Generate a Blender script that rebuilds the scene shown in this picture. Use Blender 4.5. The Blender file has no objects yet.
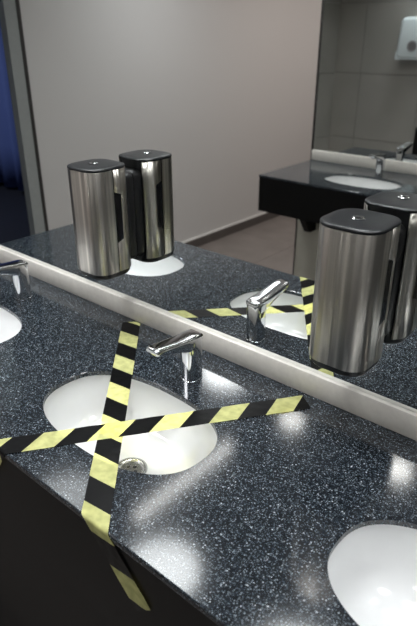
import bpy, math, random
from mathutils import Matrix, Vector

random.seed(7)
PI = math.pi
scene = bpy.context.scene
COL = scene.collection

# ------------------------------------------------------------------ camera
# X runs along the mirror wall, +Y goes towards the mirror, floor at Z = 0
F_PX = 579.08
YAW, PITCH, ROLL = math.radians(40.956), math.radians(25.978), math.radians(-0.194)
EYE = Vector((0.0, 0.0, 1.63))
cd = bpy.data.cameras.new('camera')
cam = bpy.data.objects.new('camera', cd)
COL.objects.link(cam)
cd.sensor_fit = 'HORIZONTAL'
cd.sensor_width = 24.0
cd.lens = F_PX / 417.0 * 24.0
cd.clip_start = 0.02
fw = Vector((-math.sin(YAW) * math.cos(PITCH), math.cos(YAW) * math.cos(PITCH), -math.sin(PITCH)))
rt = Vector((math.cos(YAW), math.sin(YAW), 0))
up = rt.cross(fw)
r2 = math.cos(ROLL) * rt + math.sin(ROLL) * up
u2 = -math.sin(ROLL) * rt + math.cos(ROLL) * up
M = Matrix((r2, u2, -fw)).transposed().to_4x4()
M.translation = EYE
cam.matrix_world = M
cd.dof.use_dof = True
cd.dof.focus_distance = 1.2
cd.dof.aperture_fstop = 5.0
scene.camera = cam

# ------------------------------------------------------------------ world, exposure
w = bpy.data.worlds.new('world')
scene.world = w
w.use_nodes = True
w.node_tree.nodes['Background'].inputs[0].default_value = (0.8, 0.85, 0.95, 1)
w.node_tree.nodes['Background'].inputs[1].default_value = 0.05
vs = scene.view_settings
vs.view_transform = 'Standard'
vs.look = 'None'
vs.gamma = 1.0
vs.use_curve_mapping = False
vs.exposure = 0.0

DOWNLIGHT_W = 2.2     # lamps over the aisle
NEAR_W = 4.6          # lamps over the near counter
PASSAGE_FILL_W = 16.0  # lamps added to lift the side wall and passage
TUBE_W = 2.6
HALL_FILL_W = 38.0  # lamp added to light the hallway curtain

# ------------------------------------------------------------------ materials
def new_mat(name):
    m = bpy.data.materials.new(name)
    m.use_nodes = True
    nt = m.node_tree
    return m, nt, nt.nodes['Principled BSDF']

def S(b, **kw):
    for k, v in kw.items():
        b.inputs[k.replace('_', ' ')].default_value = v

def plain(name, col, rough=0.5, metal=0.0, bump=0.0, bscale=200.0, var=0.0, coat=0.0):
    m, nt, b = new_mat(name)
    S(b, Base_Color=(*col, 1), Roughness=rough, Metallic=metal)
    b.inputs['Coat Weight'].default_value = coat
    b.inputs['Coat Roughness'].default_value = 0.06
    tc = nt.nodes.new('ShaderNodeTexCoord')
    n = nt.nodes.new('ShaderNodeTexNoise')
    n.inputs['Scale'].default_value = bscale
    n.inputs['Detail'].default_value = 3
    nt.links.new(tc.outputs['Object'], n.inputs['Vector'])
    if bump > 0:
        bp = nt.nodes.new('ShaderNodeBump')
        bp.inputs['Strength'].default_value = bump
        bp.inputs['Distance'].default_value = 0.002
        nt.links.new(n.outputs['Fac'], bp.inputs['Height'])
        nt.links.new(bp.outputs['Normal'], b.inputs['Normal'])
    if var > 0:
        r = nt.nodes.new('ShaderNodeValToRGB')
        r.color_ramp.elements[0].position = 0.3
        r.color_ramp.elements[1].position = 0.7
        r.color_ramp.elements[0].color = (*[c * (1 - var) for c in col], 1)
        r.color_ramp.elements[1].color = (*[min(1, c * (1 + var)) for c in col], 1)
        nt.links.new(n.outputs['Fac'], r.inputs['Fac'])
        nt.links.new(r.outputs['Color'], b.inputs['Base Color'])
    return m

def mat_granite():
    m, nt, b = new_mat('speckled_composite')
    L = nt.links.new
    tc = nt.nodes.new('ShaderNodeTexCoord')
    def flecks(scale, keep, size, seed):
        mp = nt.nodes.new('ShaderNodeMapping')
        mp.inputs['Location'].default_value = (seed, seed * 1.7, seed * 0.3)
        L(tc.outputs['Object'], mp.inputs['Vector'])
        v = nt.nodes.new('ShaderNodeTexVoronoi')
        v.inputs['Scale'].default_value = scale
        L(mp.outputs['Vector'], v.inputs['Vector'])
        sx = nt.nodes.new('ShaderNodeSeparateColor')
        L(v.outputs['Color'], sx.inputs['Color'])
        a = nt.nodes.new('ShaderNodeMath'); a.operation = 'GREATER_THAN'
        a.inputs[1].default_value = keep
        L(sx.outputs['Red'], a.inputs[0])
        d = nt.nodes.new('ShaderNodeMath'); d.operation = 'LESS_THAN'
        d.inputs[1].default_value = size
        L(v.outputs['Distance'], d.inputs[0])
        p = nt.nodes.new('ShaderNodeMath'); p.operation = 'MULTIPLY'
        L(a.outputs[0], p.inputs[0]); L(d.outputs[0], p.inputs[1])
        q = nt.nodes.new('ShaderNodeMath'); q.operation = 'MULTIPLY'
        L(p.outputs[0], q.inputs[0]); L(sx.outputs['Green'], q.inputs[1])
        return q.outputs[0]
    n = nt.nodes.new('ShaderNodeTexNoise')
    n.inputs['Scale'].default_value = 90
    n.inputs['Detail'].default_value = 6
    L(tc.outputs['Object'], n.inputs['Vector'])
    r = nt.nodes.new('ShaderNodeValToRGB')
    r.color_ramp.elements[0].position = 0.35
    r.color_ramp.elements[0].color = (0.0075, 0.0095, 0.013, 1)
    r.color_ramp.elements[1].position = 0.75
    r.color_ramp.elements[1].color = (0.020, 0.026, 0.034, 1)
    L(n.outputs['Fac'], r.inputs['Fac'])
    prev = r.outputs['Color']
    for sc, keep, size, seed, col in ((290, 0.52, 0.40, 0.0, (0.20, 0.235, 0.26, 1)),
                                      (420, 0.45, 0.42, 3.1, (0.12, 0.15, 0.175, 1)),
                                      (210, 0.86, 0.30, 5.7, (0.46, 0.50, 0.53, 1))):
        mx = nt.nodes.new('ShaderNodeMix'); mx.data_type = 'RGBA'
        L(flecks(sc, keep, size, seed), mx.inputs[0])
        L(prev, mx.inputs[6]); mx.inputs[7].default_value = col
        prev = mx.outputs[2]
    L(prev, b.inputs['Base Color'])
    S(b, Roughness=0.115)
    b.inputs['Specular IOR Level'].default_value = 0.62
    return m

def mat_mirror():
    m, nt, b = new_mat('silvered_mirror')
    S(b, Base_Color=(0.83, 0.85, 0.84, 1), Roughness=0.0, Metallic=1.0)
    return m

def mat_steel():
    m, nt, b = new_mat('brushed_steel')
    L = nt.links.new
    tc = nt.nodes.new('ShaderNodeTexCoord')
    def streak(sx, sz, seed):
        mp = nt.nodes.new('ShaderNodeMapping')
        mp.inputs['Scale'].default_value = (sx, sx, sz)
        mp.inputs['Location'].default_value = (seed, seed, seed)
        L(tc.outputs['Object'], mp.inputs['Vector'])
        n = nt.nodes.new('ShaderNodeTexNoise')
        n.inputs['Scale'].default_value = 1.0
        n.inputs['Detail'].default_value = 2
        L(mp.outputs['Vector'], n.inputs['Vector'])
        return n.outputs['Fac']
    fine, broad = streak(900, 3, 0.0), streak(85, 0.3, 4.0)
    r = nt.nodes.new('ShaderNodeMapRange')
    r.inputs['To Min'].default_value = 0.25
    r.inputs['To Max'].default_value = 0.34
    L(fine, r.inputs['Value'])
    L(r.outputs['Result'], b.inputs['Roughness'])
    bp = nt.nodes.new('ShaderNodeBump')
    bp.inputs['Strength'].default_value = 0.02
    bp.inputs['Distance'].default_value = 0.0005
    L(fine, bp.inputs['Height'])
    bp2 = nt.nodes.new('ShaderNodeBump')
    bp2.inputs['Strength'].default_value = 0.7
    bp2.inputs['Distance'].default_value = 0.0012
    L(broad, bp2.inputs['Height'])
    L(bp.outputs['Normal'], bp2.inputs['Normal'])
    L(bp2.outputs['Normal'], b.inputs['Normal'])
    refl_bands = streak(60, 0.15, 9.0)  # brush streaks plus reflected light and dark bands, put into the base colour
    cr = nt.nodes.new('ShaderNodeValToRGB')
    cr.color_ramp.elements[0].position = 0.36
    cr.color_ramp.elements[0].color = (0.36, 0.34, 0.31, 1)
    cr.color_ramp.elements[1].position = 0.64
    cr.color_ramp.elements[1].color = (0.78, 0.735, 0.67, 1)
    L(refl_bands, cr.inputs['Fac'])
    L(cr.outputs['Color'], b.inputs['Base Color'])
    S(b, Metallic=1.0)
    b.inputs['Anisotropic'].default_value = 0.85
    b.inputs['Anisotropic Rotation'].default_value = 0.25
    t = nt.nodes.new('ShaderNodeTangent')
    t.direction_type = 'RADIAL'; t.axis = 'Z'
    L(t.outputs['Tangent'], b.inputs['Tangent'])
    return m

def mat_tape():
    m, nt, b = new_mat('hazard_tape')
    L = nt.links.new
    uv = nt.nodes.new('ShaderNodeUVMap'); uv.uv_map = 'UVMap'
    sp = nt.nodes.new('ShaderNodeSeparateXYZ')
    L(uv.outputs['UV'], sp.inputs['Vector'])
    fr = nt.nodes.new('ShaderNodeMath'); fr.operation = 'FRACT'
    L(sp.outputs['X'], fr.inputs[0])
    gt = nt.nodes.new('ShaderNodeMath'); gt.operation = 'GREATER_THAN'
    gt.inputs[1].default_value = 0.5
    L(fr.outputs[0], gt.inputs[0])
    mx = nt.nodes.new('ShaderNodeMix'); mx.data_type = 'RGBA'
    L(gt.outputs[0], mx.inputs[0])
    mx.inputs[6].default_value = (0.003, 0.003, 0.0035, 1)
    mx.inputs[7].default_value = (0.94, 0.95, 0.42, 1)
    L(mx.outputs[2], b.inputs['Base Color'])
    S(b, Roughness=0.33)
    b.inputs['Specular IOR Level'].default_value = 0.12
    tc = nt.nodes.new('ShaderNodeTexCoord')
    n = nt.nodes.new('ShaderNodeTexNoise')
    n.inputs['Scale'].default_value = 45
    n.inputs['Detail'].default_value = 4
    L(tc.outputs['Object'], n.inputs['Vector'])
    bp = nt.nodes.new('ShaderNodeBump')
    bp.inputs['Strength'].default_value = 0.35
    bp.inputs['Distance'].default_value = 0.002
    L(n.outputs['Fac'], bp.inputs['Height'])
    L(bp.outputs['Normal'], b.inputs['Normal'])
    # the yellow film is thin enough that what lies under it shows through a little
    n2 = nt.nodes.new('ShaderNodeTexNoise')
    n2.inputs['Scale'].default_value = 50
    n2.inputs['Detail'].default_value = 2
    L(tc.outputs['Object'], n2.inputs['Vector'])
    mr = nt.nodes.new('ShaderNodeMapRange')
    mr.inputs['From Min'].default_value = 0.35
    mr.inputs['From Max'].default_value = 0.65
    mr.inputs['To Min'].default_value = 0.42
    mr.inputs['To Max'].default_value = 0.58
    L(n2.outputs['Fac'], mr.inputs['Value'])
    mu = nt.nodes.new('ShaderNodeMath'); mu.operation = 'MULTIPLY'
    L(mr.outputs['Result'], mu.inputs[0]); L(gt.outputs[0], mu.inputs[1])
    tr = nt.nodes.new('ShaderNodeBsdfTransparent')
    tr.inputs['Color'].default_value = (1.0, 0.93, 0.30, 1)
    ms = nt.nodes.new('ShaderNodeMixShader')
    out = nt.nodes['Material Output']
    L(mu.outputs[0], ms.inputs['Fac'])
    L(b.outputs['BSDF'], ms.inputs[1]); L(tr.outputs['BSDF'], ms.inputs[2])
    L(ms.outputs['Shader'], out.inputs['Surface'])
    return m

def mat_tile(name, c1, c2, rough, scale):
    m, nt, b = new_mat(name)
    L = nt.links.new
    tc = nt.nodes.new('ShaderNodeTexCoord')
    oi = nt.nodes.new('ShaderNodeObjectInfo')
    ad = nt.nodes.new('ShaderNodeVectorMath'); ad.operation = 'ADD'
    L(tc.outputs['Object'], ad.inputs[0]); L(oi.outputs['Location'], ad.inputs[1])
    n = nt.nodes.new('ShaderNodeTexNoise')
    n.inputs['Scale'].default_value = scale
    n.inputs['Detail'].default_value = 6
    L(ad.outputs['Vector'], n.inputs['Vector'])
    r = nt.nodes.new('ShaderNodeValToRGB')
    r.color_ramp.elements[0].position = 0.3
    r.color_ramp.elements[1].position = 0.7
    r.color_ramp.elements[0].color = (*c1, 1)
    r.color_ramp.elements[1].color = (*c2, 1)
    L(n.outputs['Fac'], r.inputs['Fac'])
    L(r.outputs['Color'], b.inputs['Base Color'])
    S(b, Roughness=rough)
    return m

def emit(name, col, strength):
    m, nt, b = new_mat(name)
    S(b, Base_Color=(0.9, 0.9, 0.9, 1))
    b.inputs['Emission Color'].default_value = (*col, 1)
    b.inputs['Emission Strength'].default_value = strength
    return m

GRANITE = mat_granite()
MIRROR = mat_mirror()
STEEL = mat_steel()
TAPE = mat_tape()
WALL = plain('painted_plaster', (0.62, 0.61, 0.60), 0.6, bump=0.05, bscale=120)
TILE = mat_tile('wall_tile_glaze', (0.33, 0.325, 0.30), (0.37, 0.36, 0.335), 0.35, 4.0)
FTILE = mat_tile('floor_tile_stone', (0.17, 0.15, 0.138), (0.22, 0.195, 0.18), 0.4, 6.0)
GROUT = plain('grout', (0.16, 0.155, 0.145), 0.9, bump=0.1)
CEIL = plain('ceiling_paint', (0.78, 0.78, 0.77), 0.8, bump=0.05)
BSPLASH = plain('cream_composite', (0.78, 0.75, 0.695), 0.32, bscale=60, var=0.05)
def low_spec(m, v):
    m.node_tree.nodes['Principled BSDF'].inputs['Specular IOR Level'].default_value = v
    return m
APRON = low_spec(plain('black_laminate', (0.006, 0.006, 0.006), 0.5, bump=0.05, bscale=600), 0.2)
CERAMIC = plain('white_ceramic', (0.90, 0.91, 0.91), 0.12, bscale=30, var=0.01, coat=0.5)
CHROME = plain('chrome', (0.72, 0.73, 0.75), 0.09, metal=1.0, bscale=30)
DCHROME = plain('satin_chrome', (0.55, 0.55, 0.54), 0.25, metal=1.0, bscale=30)
BLACKP = plain('black_plastic', (0.012, 0.012, 0.013), 0.35, bump=0.04, bscale=900)
LIDP = plain('grey_black_plastic', (0.013, 0.0145, 0.0165), 0.36, bump=0.06, bscale=900)
SMOKE = plain('smoked_plastic', (0.008, 0.008, 0.009), 0.12, bscale=30)
HOLE = plain('drain_dark', (0.006, 0.006, 0.006), 0.6)
FRAME = plain('grey_metal_paint', (0.34, 0.36, 0.355), 0.4, bscale=40, var=0.03)
DARKSTRIP = plain('dark_strip', (0.03, 0.028, 0.027), 0.6)  # wall end edges, and the shade drawn beside the door frame
SKIRT = plain('dark_skirting', (0.10, 0.088, 0.082), 0.4, bscale=20, var=0.1)
WHITEP = plain('pale_white_plastic', (0.74, 0.83, 0.86), 0.3, bscale=30, var=0.01)
GREYP = plain('grey_plastic', (0.30, 0.30, 0.31), 0.3, bscale=30)
LENS = plain('grey_lens', (0.16, 0.155, 0.16), 0.15, bscale=30)
PANEL = plain('pale_panel', (0.72, 0.70, 0.61), 0.5, bscale=8, var=0.03)
BLUE = plain('blue_curtain_cloth', (0.11, 0.155, 0.38), 0.75, bump=0.1, bscale=300, var=0.12)
DARKFL = plain('dark_carpet', (0.008, 0.009, 0.017), 0.9, bump=0.3, bscale=400)
HALLW = plain('hallway_paint', (0.16, 0.17, 0.24), 0.7, bump=0.04)
WPAINT = plain('white_trim', (0.75, 0.74, 0.72), 0.4)
LAMP = emit('lamp_diffuser', (1.0, 0.97, 0.92), 2.5)

# ------------------------------------------------------------------ helpers
def mesh_obj(name, verts, faces, mat, parent=None, loc=(0, 0, 0), smooth=None, uvs=None):
    me = bpy.data.meshes.new(name)
    me.from_pydata([tuple(v) for v in verts], [], faces)
    me.validate()
    me.materials.append(mat)
    if uvs is not None:
        ul = me.uv_layers.new(name='UVMap')
        for lp in me.loops:
            ul.data[lp.index].uv = uvs[lp.vertex_index]
    if smooth is not None:
        me.polygons.foreach_set('use_smooth', [True] * len(me.polygons))
        me.set_sharp_from_angle(angle=math.radians(smooth))
    me.update()
    o = bpy.data.objects.new(name, me)
    COL.objects.link(o)
    o.location = loc
    if parent:
        o.parent = parent
    return o

def empty(name, loc=(0, 0, 0), rotz=0.0):
    o = bpy.data.objects.new(name, None)
    o.empty_display_size = 0.05
    COL.objects.link(o)
    o.location = loc
    o.rotation_euler = (0, 0, rotz)
    return o

def tag(o, label, cat, group=None):
    o['label'] = label
    o['category'] = cat
    if group:
        o['group'] = group
    return o

def copy_tree(o, parent=None):
    c = o.copy()
    COL.objects.link(c)
    c.parent = parent
    for ch in list(o.children):
        copy_tree(ch, c)
    return c

def boxes_data(bs):
    V, Fc = [], []
    for x0, x1, y0, y1, z0, z1 in bs:
        k = len(V)
        V += [(x0, y0, z0), (x1, y0, z0), (x1, y1, z0), (x0, y1, z0),
              (x0, y0, z1), (x1, y0, z1), (x1, y1, z1), (x0, y1, z1)]
        Fc += [[k + i for i in f] for f in ((0, 3, 2, 1), (4, 5, 6, 7), (0, 1, 5, 4), (1, 2, 6, 5), (2, 3, 7, 6), (3, 0, 4, 7))]
    return V, Fc

def box(name, x0, x1, y0, y1, z0, z1, mat, parent=None, bevel=0.0):
    if bevel > 0:
        cx, cy, cz = (x0 + x1) / 2, (y0 + y1) / 2, (z0 + z1) / 2
        rings = []
        for z, ins in ((z0, bevel), (z0 + bevel * .3, bevel * .3), (z0 + bevel, 0), (z1 - bevel, 0), (z1 - bevel * .3, bevel * .3), (z1, bevel)):
            rings.append([(x, y, z) for x, y in rrect(cx, cy, (x1 - x0) / 2 - ins, (y1 - y0) / 2 - ins, bevel, 3)])
        return loft(name, rings, mat, parent)
    V, Fc = boxes_data([(x0, x1, y0, y1, z0, z1)])
    return mesh_obj(name, V, Fc, mat, parent)

def struct(o):
    o['kind'] = 'structure'
    return o

def rrect(cx, cy, hx, hy, r, n=6):
    r = max(1e-5, min(r, hx - 1e-5, hy - 1e-5))
    P = []
    for sx, sy, a0 in ((1, 1, 0), (-1, 1, PI / 2), (-1, -1, PI), (1, -1, 1.5 * PI)):
        for i in range(n + 1):
            a = a0 + PI / 2 * i / n
            P.append((cx + sx * (hx - r) + r * math.cos(a), cy + sy * (hy - r) + r * math.sin(a)))
    return P

def loft(name, rings, mat, parent=None, cap0=True, cap1=True, smooth=40, loc=(0, 0, 0), closed=True):
    n = len(rings[0])
    V = [p for r in rings for p in r]
    Fc = []
    m = n if closed else n - 1
    for k in range(len(rings) - 1):
        for i in range(m):
            j = (i + 1) % n
            Fc.append([k * n + i, k * n + j, (k + 1) * n + j, (k + 1) * n + i])
    if cap0:
        Fc.append(list(range(n - 1, -1, -1)))
    if cap1:
        Fc.append([(len(rings) - 1) * n + i for i in range(n)])
    return mesh_obj(name, V, Fc, mat, parent, loc, smooth)

def lathe(name, prof, mat, parent=None, n=32, loc=(0, 0, 0), smooth=40):
    rings = [[(r * math.cos(2 * PI * i / n), r * math.sin(2 * PI * i / n), z) for i in range(n)] for r, z in prof]
    return loft(name, rings, mat, parent, loc=loc, smooth=smooth)

# ------------------------------------------------------------------ dimensions
CT = 0.90                 # counter top height
YM = 0.972                # mirror face
FRONT = 0.410             # counter front edge
XL = -1.98                # counter left end
XR = 1.60
YM2 = -1.281              # opposite mirror face (its normal looks to +Y)
FRONT2 = -0.717
XL2 = -1.93
WX = -3.10                # side wall
H = 2.50
BS_H, BS_T = 0.056, 0.012
SINKS = (-1.492, -0.790, -0.072)
SINK_Y = 0.645
SA, SB, SN = 0.213, 0.128, 2.45
SINK2 = -1.415

# ------------------------------------------------------------------ room shell
floor = struct(box('floor', WX - 0.2, 2.0, -5.5, 1.2, -0.06, -0.004, GROUT))
T = 0.60
gap = 0.003
hx = T / 2 - gap / 2
tile_me = None
def tile_mesh(name, dx, dy, dz, mat):
    b = 0.0012
    rings = [[(x, y, z) for x, y in rrect(0, 0, dx - i, dy - i, 0.002, 1)] for z, i in ((0, 0), (dz - b, 0), (dz, b))]
    o = loft(name, rings, mat, cap0=False, smooth=None)
    me = o.data
    bpy.data.objects.remove(o)
    return me
ftm = tile_mesh('floor_tile', hx, hx, 0.0045, FTILE)
x = WX + T / 2 + 0.001
while x - T / 2 < 2.0:
    y = 0.97 - T / 2
    while y > -5.5:
        o = bpy.data.objects.new('floor_tile', ftm)
        COL.objects.link(o); o.parent = floor
        o.location = (x, y, -0.0045)
        y -= T
    x += T

ceiling = struct(box('ceiling', WX - 0.2, 2.0, -5.5, 1.2, H, H + 0.06, CEIL))

# wall that carries the mirror
wall_front = struct(box('wall_front', WX, 2.0, YM + 0.006, 1.2, 0, H, GROUT))
def wall_tiles(parent, xs, zs, yface, sign, mat=TILE, thick=0.006):
    cache = {}
    for x0, x1 in xs:
        for z0, z1 in zs:
            key = (round(x1 - x0, 4), round(z1 - z0, 4))
            if key not in cache:
                dx, dz = (x1 - x0 - 0.004) / 2, (z1 - z0 - 0.004) / 2
                b = 0.0012
                V = []
                for yy, i in ((0, 0), (thick - b, 0), (thick, b)):
                    V += [(-dx + i, sign * yy, -dz + i), (dx - i, sign * yy, -dz + i), (dx - i, sign * yy, dz - i), (-dx + i, sign * yy, dz - i)]
                Fc = []
                for k in (0, 4):
                    for i in range(4):
                        j = (i + 1) % 4
                        Fc.append([k + i, k + j, k + 4 + j, k + 4 + i])
                Fc.append([8, 9, 10, 11])
                if sign > 0:
                    Fc = [f[::-1] for f in Fc]
                me = bpy.data.meshes.new('wall_tile')
                me.from_pydata(V, [], Fc); me.materials.append(mat); me.update()
                cache[key] = me
            o = bpy.data.objects.new('wall_tile', cache[key])
            COL.objects.link(o); o.parent = parent
            o.location = ((x0 + x1) / 2, yface, (z0 + z1) / 2)
ZJ = [(0.004, 0.06), (0.06, 0.66), (0.66, 1.26), (1.26, 1.86), (1.86, 2.46)]
wall_tiles(wall_front, [(WX, -2.82), (-2.82, -2.22), (-2.22, -2.0)], ZJ, YM + 0.006, -1)

# left side wall with the doorway, tiled in its corner
DY0, DY1, DZ = 0.028, 0.57, 2.12
V, Fc = boxes_data([(WX - 0.05, WX, -5.5, DY0 - 0.075, 0, H), (WX - 0.05, WX, DY1 + 0.05, 1.2, 0, H), (WX - 0.05, WX, DY0 - 0.075, DY1 + 0.05, DZ + 0.05, H)])
wall_left = struct(mesh_obj('wall_left', V, Fc, WALL))
for z0, z1 in ZJ:
    box('wall_tile', WX, WX + 0.006, DY1 + 0.052, YM - 0.001, z0 + 0.002, z1 - 0.002, TILE, wall_left)
door = struct(empty('door_1', (WX, DY0, 0)))
box('door_jamb', -0.051, 0.006, -0.075, 0.0, 0, DZ, FRAME, door)
box('door_jamb', -0.051, 0.006, DY1 - DY0, DY1 - DY0 + 0.05, 0, DZ, FRAME, door)
box('door_header', -0.051, 0.006, -0.075, DY1 - DY0 + 0.05, DZ, DZ + 0.05, FRAME, door)
box('frame_gap_shade', 0.0005, 0.009, -0.097, -0.0755, 0, DZ + 0.05, DARKSTRIP, door)  # dark strip drawn for the shade in the gap between frame and wall
bb = empty('baseboard_left', (WX, 0, 0)); struct(bb)
box('skirting', 0.0005, 0.012, -5.48, DY0 - 0.10, 0.001, 0.075, SKIRT, bb)
box('skirting_cap', 0.0005, 0.014, -5.48, DY0 - 0.10, 0.075, 0.088, WPAINT, bb)

# opposite wall (free-standing end), with a thicker installation wall below the counter
wall_back = struct(box('wall_back', XL2, 2.0, -1.50, YM2 - 0.006, 0, H, WALL))
box('end_strip', XL2 - 0.014, XL2, -1.50, YM2 - 0.001, 0, H, DARKSTRIP, wall_back)
pre = box('installation_panel', XL2, 2.0, YM2 - 0.006, -1.153, 0, CT - 0.03, PANEL, wall_back)
box('panel_edge_strip', XL2 - 0.008, XL2, YM2 - 0.006, -1.150, 0, CT - 0.21, DARKSTRIP, wall_back)
struct(box('wall_right', 2.0, 2.08, -5.5, 1.2, 0, H, WALL))
struct(box('wall_rear', WX - 0.2, 2.0, -5.58, -5.5, 0, H, WALL))

# hallway beyond the doorway
HX = -8.6
struct(box('floor_hallway', HX, WX - 0.2, -2.2, 2.6, -0.06, 0.0, DARKFL))
struct(box('floor_threshold', WX - 0.2, WX - 0.05, -2.2, 2.6, -0.003, 0.001, DARKFL))
struct(box('ceiling_hallway', HX, WX - 0.2, -2.2, 2.6, H, H + 0.06, HALLW))
struct(box('wall_hallway_end', HX - 0.08, HX, -2.2, 2.6, 0, H, HALLW))
struct(box('wall_hallway_back', HX, WX - 0.08, -2.28, -2.2, 0, H, HALLW))
struct(box('wall_hallway_front', HX, WX - 0.08, 2.6, 2.68, 0, H, HALLW))
struct(box('wall_hallway_side', WX - 0.2, WX - 0.082, 1.2, 2.6, 0, H, HALLW))
struct(box('wall_hallway_return', WX - 0.2, WX - 0.052, -2.2, DY0 - 0.35, 0, H, HALLW))
def curtain(y0):
    V, Fc = [], []
    n = 420
    rows = (0.04, 0.5, 1.2, 2.0, 2.42)
    for k, z in enumerate(rows):
        for i in range(n + 1):
            u = i / n
            x = -8.2 + u * 4.4
            a = 0.05 * (1 - 0.25 * k / 4)
            y = y0 + a * math.sin(u * 118 + 1.3 * math.sin(u * 31)) + 0.02 * math.sin(u * 47 + k * .15)
            V.append((x, y, z + (0.012 * math.sin(u * 60) if k == 0 else 0)))
    for k in range(4):
        for i in range(n):
            a = k * (n + 1) + i
            Fc.append([a, a + 1, a + n + 2, a + n + 1])
    o = mesh_obj('curtain', V, Fc, BLUE, smooth=80)
    sm = o.modifiers.new('thickness', 'SOLIDIFY'); sm.thickness = 0.003
    return o
tag(curtain(-1.55), 'deep blue pleated hanging seen through the doorway at far left', 'curtain')

# ------------------------------------------------------------------ mirrors
m1 = empty('wall_mirror', (0, YM, 0))
tag(m1, 'large frameless wall mirror above the near speckled counter', 'mirror')
box('mirror_glass', XL - 0.01, 2.0, 0.0, 0.0055, CT + 0.002, 2.25, MIRROR, m1)
m2 = empty('wall_mirror', (0, YM2, 0))
tag(m2, 'mirror above the second black counter, reflecting grey tiles', 'mirror')
box('mirror_glass', XL2 + 0.004, 2.0, -0.0055, 0.0, CT + 0.002, 2.25, MIRROR, m2)

# ------------------------------------------------------------------ counters
def sup(a, b, n, t):
    c, s = math.cos(t), math.sin(t)
    return (a * math.copysign(abs(c) ** (2 / n), c), b * math.copysign(abs(s) ** (2 / n), s))

def countertop(name, x0, x1, y0, y1, holes, sy, parent, thick=0.012):
    """slab with undermount cut-outs; local z = 0 is the top face"""
    V, Fc = [], []
    NP = 96
    hw = 0.28
    cuts = sorted(holes)
    spans = []
    cur = x0
    for c in cuts:
        spans.append((cur, c - hw, None)); spans.append((c - hw, c + hw, c)); cur = c + hw
    spans.append((cur, x1, None))
    e = 0.0025
    for a, b, c in spans:
        if b - a < 1e-4:
            continue
        if c is None:
            k = len(V)
            V += [(a, y0 + e, 0), (b, y0 + e, 0), (b, y1, 0), (a, y1, 0)]
            Fc.append([k, k + 1, k + 2, k + 3])
            continue
        angs = [2 * PI * i / NP for i in range(NP)]
        ring = [sup(SA, SB, SN, t) for t in angs]
        geo = [math.atan2(p[1], p[0]) % (2 * PI) for p in ring]
        items = [(g, p, None) for g, p in zip(geo, ring)]
        outer_c = [(b - c, y1 - sy), (a - c, y1 - sy), (a - c, y0 + e - sy), (b - c, y0 + e - sy)]
        # outer points: ray against the rectangle; snap the nearest ray to each corner
        outs = []
        for g, p, _ in items:
            dx, dy = math.cos(g), math.sin(g)
            ts = []
            if abs(dx) > 1e-9: ts.append(((b - c) if dx > 0 else (a - c)) / dx)
            if abs(dy) > 1e-9: ts.append(((y1 - sy) if dy > 0 else (y0 + e - sy)) / dy)
            t = min(q for q in ts if q > 0)
            outs.append([dx * t, dy * t])
        for oc in outer_c:
            i = min(range(len(outs)), key=lambda q: (outs[q][0] - oc[0]) ** 2 + (outs[q][1] - oc[1]) ** 2)
            outs[i] = list(oc)
        k = len(V)
        n = NP
        lip = 0.0015
        for p in outs: V.append((c + p[0], sy + p[1], 0))
        for g, p, _ in items: V.append((c + p[0] * (1 + lip / SA), sy + p[1] * (1 + lip / SB), 0))
        for g, p, _ in items: V.append((c + p[0], sy + p[1], -lip))
        for g, p, _ in items: V.append((c + p[0], sy + p[1], -thick))
        for r in range(3):
            for i in range(n):
                j = (i + 1) % n
                Fc.append([k + r * n + i, k + r * n + j, k + (r + 1) * n + j, k + (r + 1) * n + i])
    # front edge (rounded), left and right ends, underside rim
    k = len(V)
    for xx in (x0, x1):
        V += [(xx, y0 + e, 0), (xx, y0 + e * .3, -e * .3), (xx, y0, -e), (xx, y0, -thick), (xx, y1, -thick), (xx, y1, 0)]
    for i in range(3):
        Fc.append([k + i + 1, k + i + 7, k + i + 6, k + i])
    Fc.append([k + i for i in range(6)])
    Fc.append([k + 6 + i for i in range(5, -1, -1)])
    return mesh_obj(name, V, Fc, GRANITE, parent, smooth=30)

def bracket(parent, x, ywall):
    prof = [(ywall + 0.0, -0.40), (ywall + 0.07, -0.40), (ywall + 0.15, -0.29), (ywall + 0.30, -0.03), (ywall, -0.03)]
    V = [(x - 0.02, y, z) for y, z in prof] + [(x + 0.02, y, z) for y, z in prof]
    Fc = [[4, 3, 2, 1, 0], [5, 6, 7, 8, 9]] + [[i, (i + 1) % 5, 5 + (i + 1) % 5, 5 + i] for i in range(5)]
    return mesh_obj('bracket', V, Fc, APRON, parent)

v1 = empty('vanity_counter', (0, 0, CT))
tag(v1, 'long near counter of dark blue speckled stone with white sinks and black front', 'counter')
countertop('countertop', XL, XR, FRONT, YM, SINKS, SINK_Y, v1)
box('apron', XL + 0.002, XR, FRONT + 0.002, FRONT + 0.020, -0.235, -0.0125, APRON, v1)
box('end_panel', XL + 0.002, XL + 0.020, FRONT + 0.0205, YM, -0.235, -0.0125, APRON, v1)
tag(box('backsplash', XL, XR, YM - BS_T, YM - 0.0003, CT + 0.0003, CT + BS_H, BSPLASH, bevel=0.0018),
    'cream upstand strip along the foot of the near mirror', 'backsplash')
box('under_counter_shade', XL + 0.03, XR, 0.455, 0.475, -0.898, -0.185, APRON, v1)  # black sheet added to give the deep shade under the counter

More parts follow.
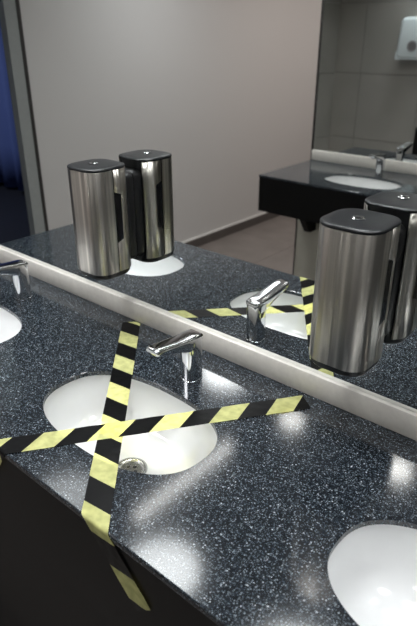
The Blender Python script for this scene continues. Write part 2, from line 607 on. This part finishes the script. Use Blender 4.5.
# the second counter is a mirror image of the first one, turned round
v2 = empty('vanity_counter', (SINK2, FRONT2, CT), PI)
tag(v2, 'second black counter with one white sink across the room, seen in mirror', 'counter')
DEP = FRONT2 - YM2
x_left = SINK2 - XL2            # in the turned frame the left end is at +x
countertop('countertop', -2.6, x_left, 0.0, DEP, (0.0,), SINK_Y - FRONT, v2)
box('apron', -2.6, x_left - 0.002, 0.002, 0.020, -0.205, -0.0125, APRON, v2)
box('end_panel', x_left - 0.020, x_left - 0.002, 0.0205, DEP - 0.135, -0.205, -0.0125, APRON, v2)
tag(box('backsplash', XL2, SINK2 + 2.6, YM2 + 0.0003, YM2 + BS_T, CT + 0.0003, CT + BS_H + 0.006, BSPLASH, bevel=0.0018),
    'cream upstand strip behind the second black counter, seen in mirror', 'backsplash')
V = None
br = bracket(v2, 0.0, 0.0)
br.rotation_euler = (0, 0, PI)
br.location = (x_left - 0.12, DEP - 0.13, 0)

# ------------------------------------------------------------------ sinks
def make_sink():
    root = empty('sink_basin')
    NP = 72
    rings = []
    def ring(sc_x, sc_y, z, n=SN, dy=0.0):
        return [(p[0], p[1] + dy, z) for p in (sup(SA * sc_x, SB * sc_y, n, 2 * PI * i / NP) for i in range(NP))]
    rings.append(ring(1.10, 1.15, -0.0125))
    rings.append(ring(1.030, 1.045, -0.0125))
    rings.append(ring(1.025, 1.038, -0.016))
    for s, z, n in ((1.02, -0.040, SN), (0.995, -0.070, SN), (0.94, -0.098, 2.4), (0.84, -0.120, 2.3), (0.68, -0.134, 2.2),
                    (0.48, -0.142, 2.1), (0.30, -0.1455, 2.0)):
        rings.append(ring(s, s * 1.01, z, n))
    # circle at the waste
    rings.append([(0.031 * math.cos(2 * PI * i / NP), 0.031 * math.sin(2 * PI * i / NP), -0.148) for i in range(NP)])
    rings.append([(0.026 * math.cos(2 * PI * i / NP), 0.026 * math.sin(2 * PI * i / NP), -0.152) for i in range(NP)])
    inner = loft('bowl', rings, CERAMIC, root, cap0=False, cap1=True, smooth=60)
    for f in inner.data.polygons:
        f.flip()
    d = lathe('drain', [(0.0370, -0.1470), (0.0370, -0.1430), (0.034, -0.1418), (0.028, -0.1430), (0.0250, -0.1465), (0.004, -0.1475), (0.001, -0.1476)], DCHROME, root)
    for dx, dy in ((0, 0.012), (0.0115, 0.003), (-0.0115, 0.003), (0.007, -0.010), (-0.007, -0.010)):
        lathe('drain_hole', [(0.0042, 0.0), (0.0042, 0.0006), (0.001, 0.0007)], HOLE, d, n=12, loc=(dx, dy, -0.1472))
    return root

sink = make_sink()
labels = {SINKS[1]: 'white oval undermount sink crossed out with striped tape',
          SINKS[0]: 'white oval sink at left edge, cut off by the frame',
          SINKS[2]: 'white oval sink in lower right corner without tape over it'}
for i, sx in enumerate((SINKS[1], SINKS[0], SINKS[2])):
    o = sink if i == 0 else copy_tree(sink)
    o.location = (sx, SINK_Y, CT)
    tag(o, labels[sx], 'sink', 'undermount sinks')
o = copy_tree(sink)
o.location = (SINK2, FRONT2 - (SINK_Y - FRONT), CT)
o.rotation_euler = (0, 0, PI)
tag(o, 'white oval sink in the second counter, seen in the mirror', 'sink', 'undermount sinks')

# ------------------------------------------------------------------ faucets
def make_faucet():
    """base centre at the origin, spout pointing to -Y"""
    root = empty('faucet')
    rings = [[(x, y, z) for x, y in rrect(0, 0, hx_, hy_, r, 8)] for z, hx_, hy_, r in
             ((0.0, 0.0212, 0.0225, 0.0150), (0.03, 0.0210, 0.0225, 0.0150), (0.07, 0.0214, 0.0230, 0.0150), (0.100, 0.0218, 0.0235, 0.0150), (0.108, 0.0210, 0.0225, 0.0150))]
    loft('body', rings, CHROME, root, smooth=50)
    # spout: cross-sections in XZ along -Y: (y, half width, z bottom, z top)
    st = [(0.0235, 0.0130, 0.1010, 0.1085), (0.0225, 0.0175, 0.0985, 0.1115), (0.0190, 0.0203, 0.0970, 0.1140), (0.010, 0.0213, 0.0950, 0.1155),
          (-0.006, 0.0218, 0.0900, 0.1165), (-0.018, 0.0217, 0.0800, 0.1172), (-0.026, 0.0215, 0.0820, 0.1178), (-0.036, 0.0212, 0.0865, 0.1186), (-0.050, 0.0208, 0.0925, 0.1200),
          (-0.068, 0.0203, 0.0970, 0.1220), (-0.086, 0.0199, 0.1020, 0.1243), (-0.102, 0.0195, 0.1065, 0.1263), (-0.114, 0.0190, 0.1095, 0.1278),
          (-0.120, 0.0180, 0.1120, 0.1280), (-0.1235, 0.0160, 0.1155, 0.1265)]
    rings = []
    for y, hw_, z0, z1 in st:
        r = min(0.0065, (z1 - z0) * 0.48)
        hz = (z1 - z0) / 2
        ring = []
        for x, z in rrect(0, 0, hw_, hz, r, 5):
            if z < 0:      # underside narrows towards its middle
                x *= 1 - 0.10 * min(1, -z / hz)
            ring.append((x, y, (z0 + z1) / 2 + z))
        rings.append(ring)
    loft('spout', rings, CHROME, root, smooth=45)
    o = lathe('aerator', [(0.0085, 0.004), (0.0085, -0.004), (0.006, -0.005), (0.001, -0.005)], DCHROME, root, n=20)
    o.location = (0, -0.104, 0.1075); o.rotation_euler = (math.radians(-12), 0, 0)
    rings = [[(x, y, z) for x, y in rrect(0, 0, 0.0212 + i, 0.0225 + i, 0.015, 8)] for z, i in ((0.0002, 0.0008), (0.0015, 0.0008), (0.002, 0.0))]
    loft('base_ring', rings, CHROME, root)
    return root

fc = make_faucet()
FY = 0.847
fl = {SINKS[1]: 'chrome faucet behind the taped-off sink', SINKS[0]: 'chrome faucet at left edge of the picture behind leftmost sink',
      SINKS[2]: 'chrome faucet behind the lower right sink'}
for i, sx in enumerate((SINKS[1], SINKS[0], SINKS[2])):
    o = fc if i == 0 else copy_tree(fc)
    o.location = (sx + (0.002 if i == 0 else 0.008), FY, CT)
    tag(o, fl[sx], 'faucet', 'chrome basin faucets')
o = copy_tree(fc)
o.location = (SINK2, FRONT2 - (FY - FRONT), CT)
o.rotation_euler = (0, 0, PI)
tag(o, 'small distant chrome faucet on the second counter, seen in mirror', 'faucet', 'chrome basin faucets')

# ------------------------------------------------------------------ soap dispensers
def make_dispenser():
    """local: y = 0 is the mirror face, +z up from the bottom of the body"""
    root = empty('soap_dispenser')
    R = 0.0595
    cy = -0.0815
    rad = 0.037
    def rr(i, z, n=10):
        return [(x, y, z) for x, y in rrect(0, cy, R - i, R - i, rad - i * .5, n)]
    body = loft('body', [rr(0.014, 0.0), rr(0.006, 0.0015), rr(0.003, 0.006), rr(0.003, 0.266)], BLACKP, root, smooth=35)
    # lid: slightly domed
    lid = loft('lid', [rr(0.002, 0.2650), rr(0.0, 0.2655), rr(0.0, 0.2685), rr(0.0010, 0.2700), rr(0.004, 0.2712), rr(0.016, 0.2724), rr(0.036, 0.2730)], LIDP, root, smooth=35)
    bt = lathe('lock_button', [(0.0115, 0.0), (0.0115, 0.0022), (0.0095, 0.0034), (0.006, 0.0026), (0.001, 0.0026)], CHROME, lid, n=24, loc=(0, cy - 0.008, 0.2722))
    lathe('keyhole', [(0.003, 0.0), (0.003, 0.0008), (0.001, 0.0009)], HOLE, bt, n=12, loc=(0, 0, 0.0024))
    # perimeter parametrised by points, starting at right side middle and going round by the front
    fine = rrect(0, cy, R, R, rad, 14)
    def perim(y_cut, side):
        pass
    per = rrect(0, cy, R, R, rad, 14)
    # order: right-back corner, left-back, left-front, right-front; build an open polyline through the front
    n = 15
    rb, lb, lf, rf = per[0:n], per[n:2 * n], per[2 * n:3 * n], per[3 * n:4 * n]
    seam = cy - 0.001
    front = [(-R, seam)] + lf + rf + [(R, seam)]
    def shell(name, pl, z0, z1, parent, off=0.0):
        V = []
        m = len(pl)
        t = 0.002
        cx0, cy0 = 0, cy
        def inset(p, d):
            v = Vector((p[0] - cx0, p[1] - cy0)); l = v.length
            return (p[0] - v.x / l * d, p[1] - v.y / l * d)
        rows = [(z0, t), (z0, 0.0004), (z0 + 0.0006, 0), (z1 - 0.0006, 0), (z1, 0.0004), (z1, t)]
        for z, d in rows:
            for p in pl:
                q = inset(p, d)
                V.append((q[0], q[1], z))
        Fc = []
        for k in range(len(rows) - 1):
            for i in range(m - 1):
                Fc.append([k * m + i, k * m + i + 1, (k + 1) * m + i + 1, (k + 1) * m + i])
        # edges at both ends
        Fc.append([k * m for k in range(len(rows) - 1, -1, -1)])
        Fc.append([k * m + m - 1 for k in range(len(rows))])
        return mesh_obj(name, V, Fc, STEEL, parent, smooth=35)
    shell('front_cover', front, 0.0150, 0.2635, root)
    # side strips behind the seam, with the window notch cut out of their front border
    for sgn in (1, -1):
        back = rb if sgn > 0 else lb[::-1]
        yA = seam + 0.0035
        pts = [(sgn * R, yA), (sgn * R, yA + 0.0195)] + [p for p in back if p[1] > yA + 0.0205][:9]
        z = [0.0150, 0.088, 0.096, 0.205, 0.213, 0.2635]
        V, Fc = [], []
        m = len(pts)
        for zz in z:
            for q, p in enumerate(pts):
                V.append((p[0], p[1], zz))
        for k in range(5):
            for i in range(m - 1):
                if i == 0 and k == 2:
                    continue
                f = [k * m + i, k * m + i + 1, (k + 1) * m + i + 1, (k + 1) * m + i]
                if i == 0 and k == 1:      # lower slanted corner of the notch
                    f = [k * m, k * m + 1, (k + 1) * m + 1]
                if i == 0 and k == 3:
                    f = [k * m + 1, (k + 1) * m + 1, (k + 1) * m]
                Fc.append(f if sgn > 0 else f[::-1])
        o = mesh_obj('side_panel', V, Fc, STEEL, root, smooth=35)
        sm = o.modifiers.new('thickness', 'SOLIDIFY'); sm.thickness = 0.0018; sm.offset = -1
        wx = sgn * (R - 0.0026)
        a, b = sorted((wx, sgn * (R - 0.0008)))
        box('level_window', a, b, yA + 0.0005, yA + 0.0190, 0.092, 0.209, SMOKE, root)
    # mounting plate to the mirror
    rings = [[(x, y, z) for x, z in rrect(0, 0.133, 0.040 - i, 0.112 - i, 0.018, 6)] for y, i in ((-0.034, 0.002), (-0.029, 0), (-0.003, 0), (-0.0002, 0.002))]
    loft('mounting_plate', [r[::-1] for r in rings], BLACKP, root)
    lathe('nozzle', [(0.007, 0.002), (0.007, -0.004), (0.0045, -0.007), (0.001, -0.007)], BLACKP, root, n=16, loc=(0, cy - 0.02, 0))
    return root

dp = make_dispenser()
dp.scale = (1, 1, 1.03)
dp.location = (-0.430, YM, CT + 0.163)
tag(dp, 'brushed steel soap dispenser with black lid on mirror at right, nearest camera', 'soap dispenser', 'steel soap dispensers')
d2 = copy_tree(dp)
d2.location = (-1.131, YM, CT + 0.163)
tag(d2, 'brushed steel soap dispenser with black lid on mirror at left, farther away', 'soap dispenser', 'steel soap dispensers')

# ------------------------------------------------------------------ hazard tapes
TW = 0.025
def tape(name, A, B, z, label, pitch, phase, slant, drop, cut_y=None):
    """ribbon from A (back, by the backsplash) to B (front edge of the counter), folded down over the edge by drop"""
    A, B = Vector(A), Vector(B)
    d = (B - A); Ltop = d.length; d.normalize()
    nrm = Vector((-d.y, d.x))
    V, U, Fc = [], [], []
    NL, NW = 150, 6
    path = []
    total = Ltop + drop
    for i in range(NL + 1):
        path.append(i / NL * total)
    for i, s in enumerate(path):
        for j in range(NW + 1):
            t = (j / NW - 0.5) * 2 * TW
            # unfolded position on the counter plane
            p = A + d * s + nrm * t
            if cut_y is not None and p.y > cut_y:
                k = (p.y - cut_y) / -d.y
                p = p + d * k
                s_eff = s + k
            else:
                s_eff = s
            edge = FRONT - 0.0006
            w = 0.0004 * math.sin(s * 41 + 2 * t / TW) + 0.0003 * math.sin(s * 97 + t * 130)
            if p.y >= edge:
                over = ((p.x - SINKS[1]) / SA) ** 2 + ((p.y - SINK_Y) / SB) ** 2
                q = (p.x, p.y, CT + z + abs(w) * (0.6 if over > 1 else 1.0))
            else:
                q = (p.x, edge - z * 0.5 - abs(w), CT + z - (edge - p.y))
            V.append(q)
            U.append(((s_eff + slant * t) / pitch + phase, j / NW))
    for i in range(NL):
        for j in range(NW):
            a = i * (NW + 1) + j
            Fc.append([a, a + 1, a + NW + 2, a + NW + 1])
    o = mesh_obj(name, V, Fc, TAPE, smooth=80, uvs=U)
    tag(o, label, 'tape', 'hazard tapes across the sink')
    return o
tape('hazard_tape', (-1.107, 0.948), (-0.606, 0.409), 0.0007,
     'yellow and black striped tape from backsplash over sink and down counter front', 0.126, -0.06, -0.72, 0.16, cut_y=0.957)
tape('hazard_tape', (-0.528, 0.934), (-0.902, 0.409), 0.0016,
     'yellow and black striped tape crossing sink sideways from left edge to the right', 0.124, 0.347, -0.85, 0.10, cut_y=0.957)

# ------------------------------------------------------------------ paper towel dispenser on the tiled wall
pt = empty('towel_dispenser', (-2.275, YM, 1.395))
tag(pt, 'pale white wall dispenser with round window on grey tiles, top right', 'towel dispenser')
rings = []
for y, i in ((-0.0002, 0.0), (-0.10, 0.0), (-0.14, 0.004), (-0.157, 0.014), (-0.163, 0.03)):
    ring = []
    for xx, zz in rrect(0, 0.17, 0.15 - i, 0.17 - i, 0.045, 8):
        if zz < 0.10:      # square bottom, narrower top
            zz = zz
        k = 1 - 0.10 * max(0, zz / 0.34)
        ring.append((xx * k, y, zz))
    rings.append(ring[::-1])
loft('cover', rings, WHITEP, pt)
rings = [[(x, y, z) for x, z in rrect(0, 0.035, 0.1495, 0.034, 0.006, 4)][::-1] for y in (-0.0005, -0.10, -0.145, -0.150)]
loft('base', rings, WHITEP, pt)
o = lathe('window_ring', [(0.046, 0.0), (0.046, 0.004), (0.036, 0.0045), (0.035, 0.001)], GREYP, pt, n=28)
o.rotation_euler = (PI / 2, 0, 0); o.location = (0.0, -0.163, 0.11)
g = lathe('window_lens', [(0.0345, 0.0), (0.0345, 0.002), (0.001, 0.0022)], LENS, pt, n=28)
g.rotation_euler = (PI / 2, 0, 0); g.location = (0.0, -0.163, 0.11)

# ------------------------------------------------------------------ ceiling lamps
def downlight(x, y, watts, label, col=(1.0, 0.975, 0.945), group='ceiling downlights', spread=180, size=0.16):
    root = empty('ceiling_downlight', (x, y, H))
    tag(root, label, 'ceiling lamp', group)
    lathe('trim_ring', [(size * .5 + 0.025, -0.0005), (size * .5 + 0.025, -0.006), (size * .5 + 0.01, -0.010), (size * .5 + 0.006, -0.004)], WPAINT, root, n=32)
    lathe('diffuser', [(size * .5 + 0.005, -0.001), (size * .5 + 0.005, -0.0035), (0.001, -0.0036)], LAMP, root, n=24)
    ld = bpy.data.lights.new('downlight_lamp', 'AREA')
    ld.shape = 'DISK'; ld.size = size; ld.energy = watts; ld.color = col; ld.spread = math.radians(spread)
    lo = bpy.data.objects.new('downlight_lamp', ld)
    COL.objects.link(lo); lo.parent = root; lo.location = (0, 0, -0.013)
    return root
PLACE = ('leftmost of the row', 'second from left in the row', 'third from left in the row', 'rightmost of the row')
for k, x in enumerate((-1.64, -0.90, -0.16, 0.58)):
    downlight(x, -0.78, DOWNLIGHT_W, 'round ceiling downlight before the second counter, ' + PLACE[k], spread=125)
NEAR = ((-2.20, 0.7, 'leftmost of the row'), (-1.45, 1.1, 'second from left in the row'), (-0.70, 1.15, 'third from left in the row'),
        (0.05, 0.7, 'fourth from left in the row'), (0.80, 0.5, 'rightmost of the row'))
for x, k, place in NEAR:
    downlight(x, 0.62, NEAR_W * k, 'round ceiling downlight above the near counter, ' + place, col=(0.97, 0.985, 1.0), group='ceiling downlights over near counter', size=0.36, spread=108)

downlight(-2.35, -0.95, PASSAGE_FILL_W * 0.62, 'added wide ceiling lamp brightening the pale wall by second counter', col=(0.97, 0.985, 1.0), group='added passage lamps', size=0.36, spread=140)  # added lamp with no known source, brightens the pale side wall
downlight(-1.9, -2.3, PASSAGE_FILL_W, 'added round ceiling lamp lighting passage just behind second counter', col=(1.0, 0.88, 0.83), group='added passage lamps')  # added warm lamp, unseen, gives the side wall its pinkish light
downlight(-1.9, -3.6, PASSAGE_FILL_W, 'added round ceiling lamp lighting far end of the passage', col=(1.0, 0.88, 0.83), group='added passage lamps')  # another added warm lamp, unseen, lights the wall farther back

tb = empty('linear_ceiling_lamp', (-1.77, 0.10, H))
tag(tb, 'narrow linear ceiling lamp, mirrored as a pale streak on the counter', 'ceiling lamp')
box('housing', -0.03, 0.03, -0.42, 0.42, -0.03, -0.0005, WPAINT, tb)
box('diffuser', -0.025, 0.025, -0.40, 0.40, -0.034, -0.0302, LAMP, tb)
ld = bpy.data.lights.new('linear_lamp', 'AREA')
ld.shape = 'RECTANGLE'; ld.size = 0.05; ld.size_y = 0.8; ld.energy = TUBE_W; ld.color = (1.0, 0.98, 0.96)
lo = bpy.data.objects.new('linear_lamp', ld); COL.objects.link(lo); lo.parent = tb; lo.location = (0, 0, -0.036)

hl = empty('hallway_fill_lamp', (-5.6, 0.3, H))  # added lamp, unseen, brightens the blue curtain
tag(hl, 'added unseen lamp lighting the blue hallway beyond the doorway', 'ceiling lamp')
lathe('shade', [(0.15, -0.0005), (0.15, -0.03), (0.12, -0.05), (0.001, -0.055)], WPAINT, hl, n=32)
ld = bpy.data.lights.new('hallway_fill', 'AREA')
ld.shape = 'DISK'; ld.size = 0.3; ld.energy = HALL_FILL_W; ld.color = (0.75, 0.82, 1.0)
lo = bpy.data.objects.new('hallway_fill', ld); COL.objects.link(lo); lo.parent = hl; lo.location = (0, 0, -0.06)
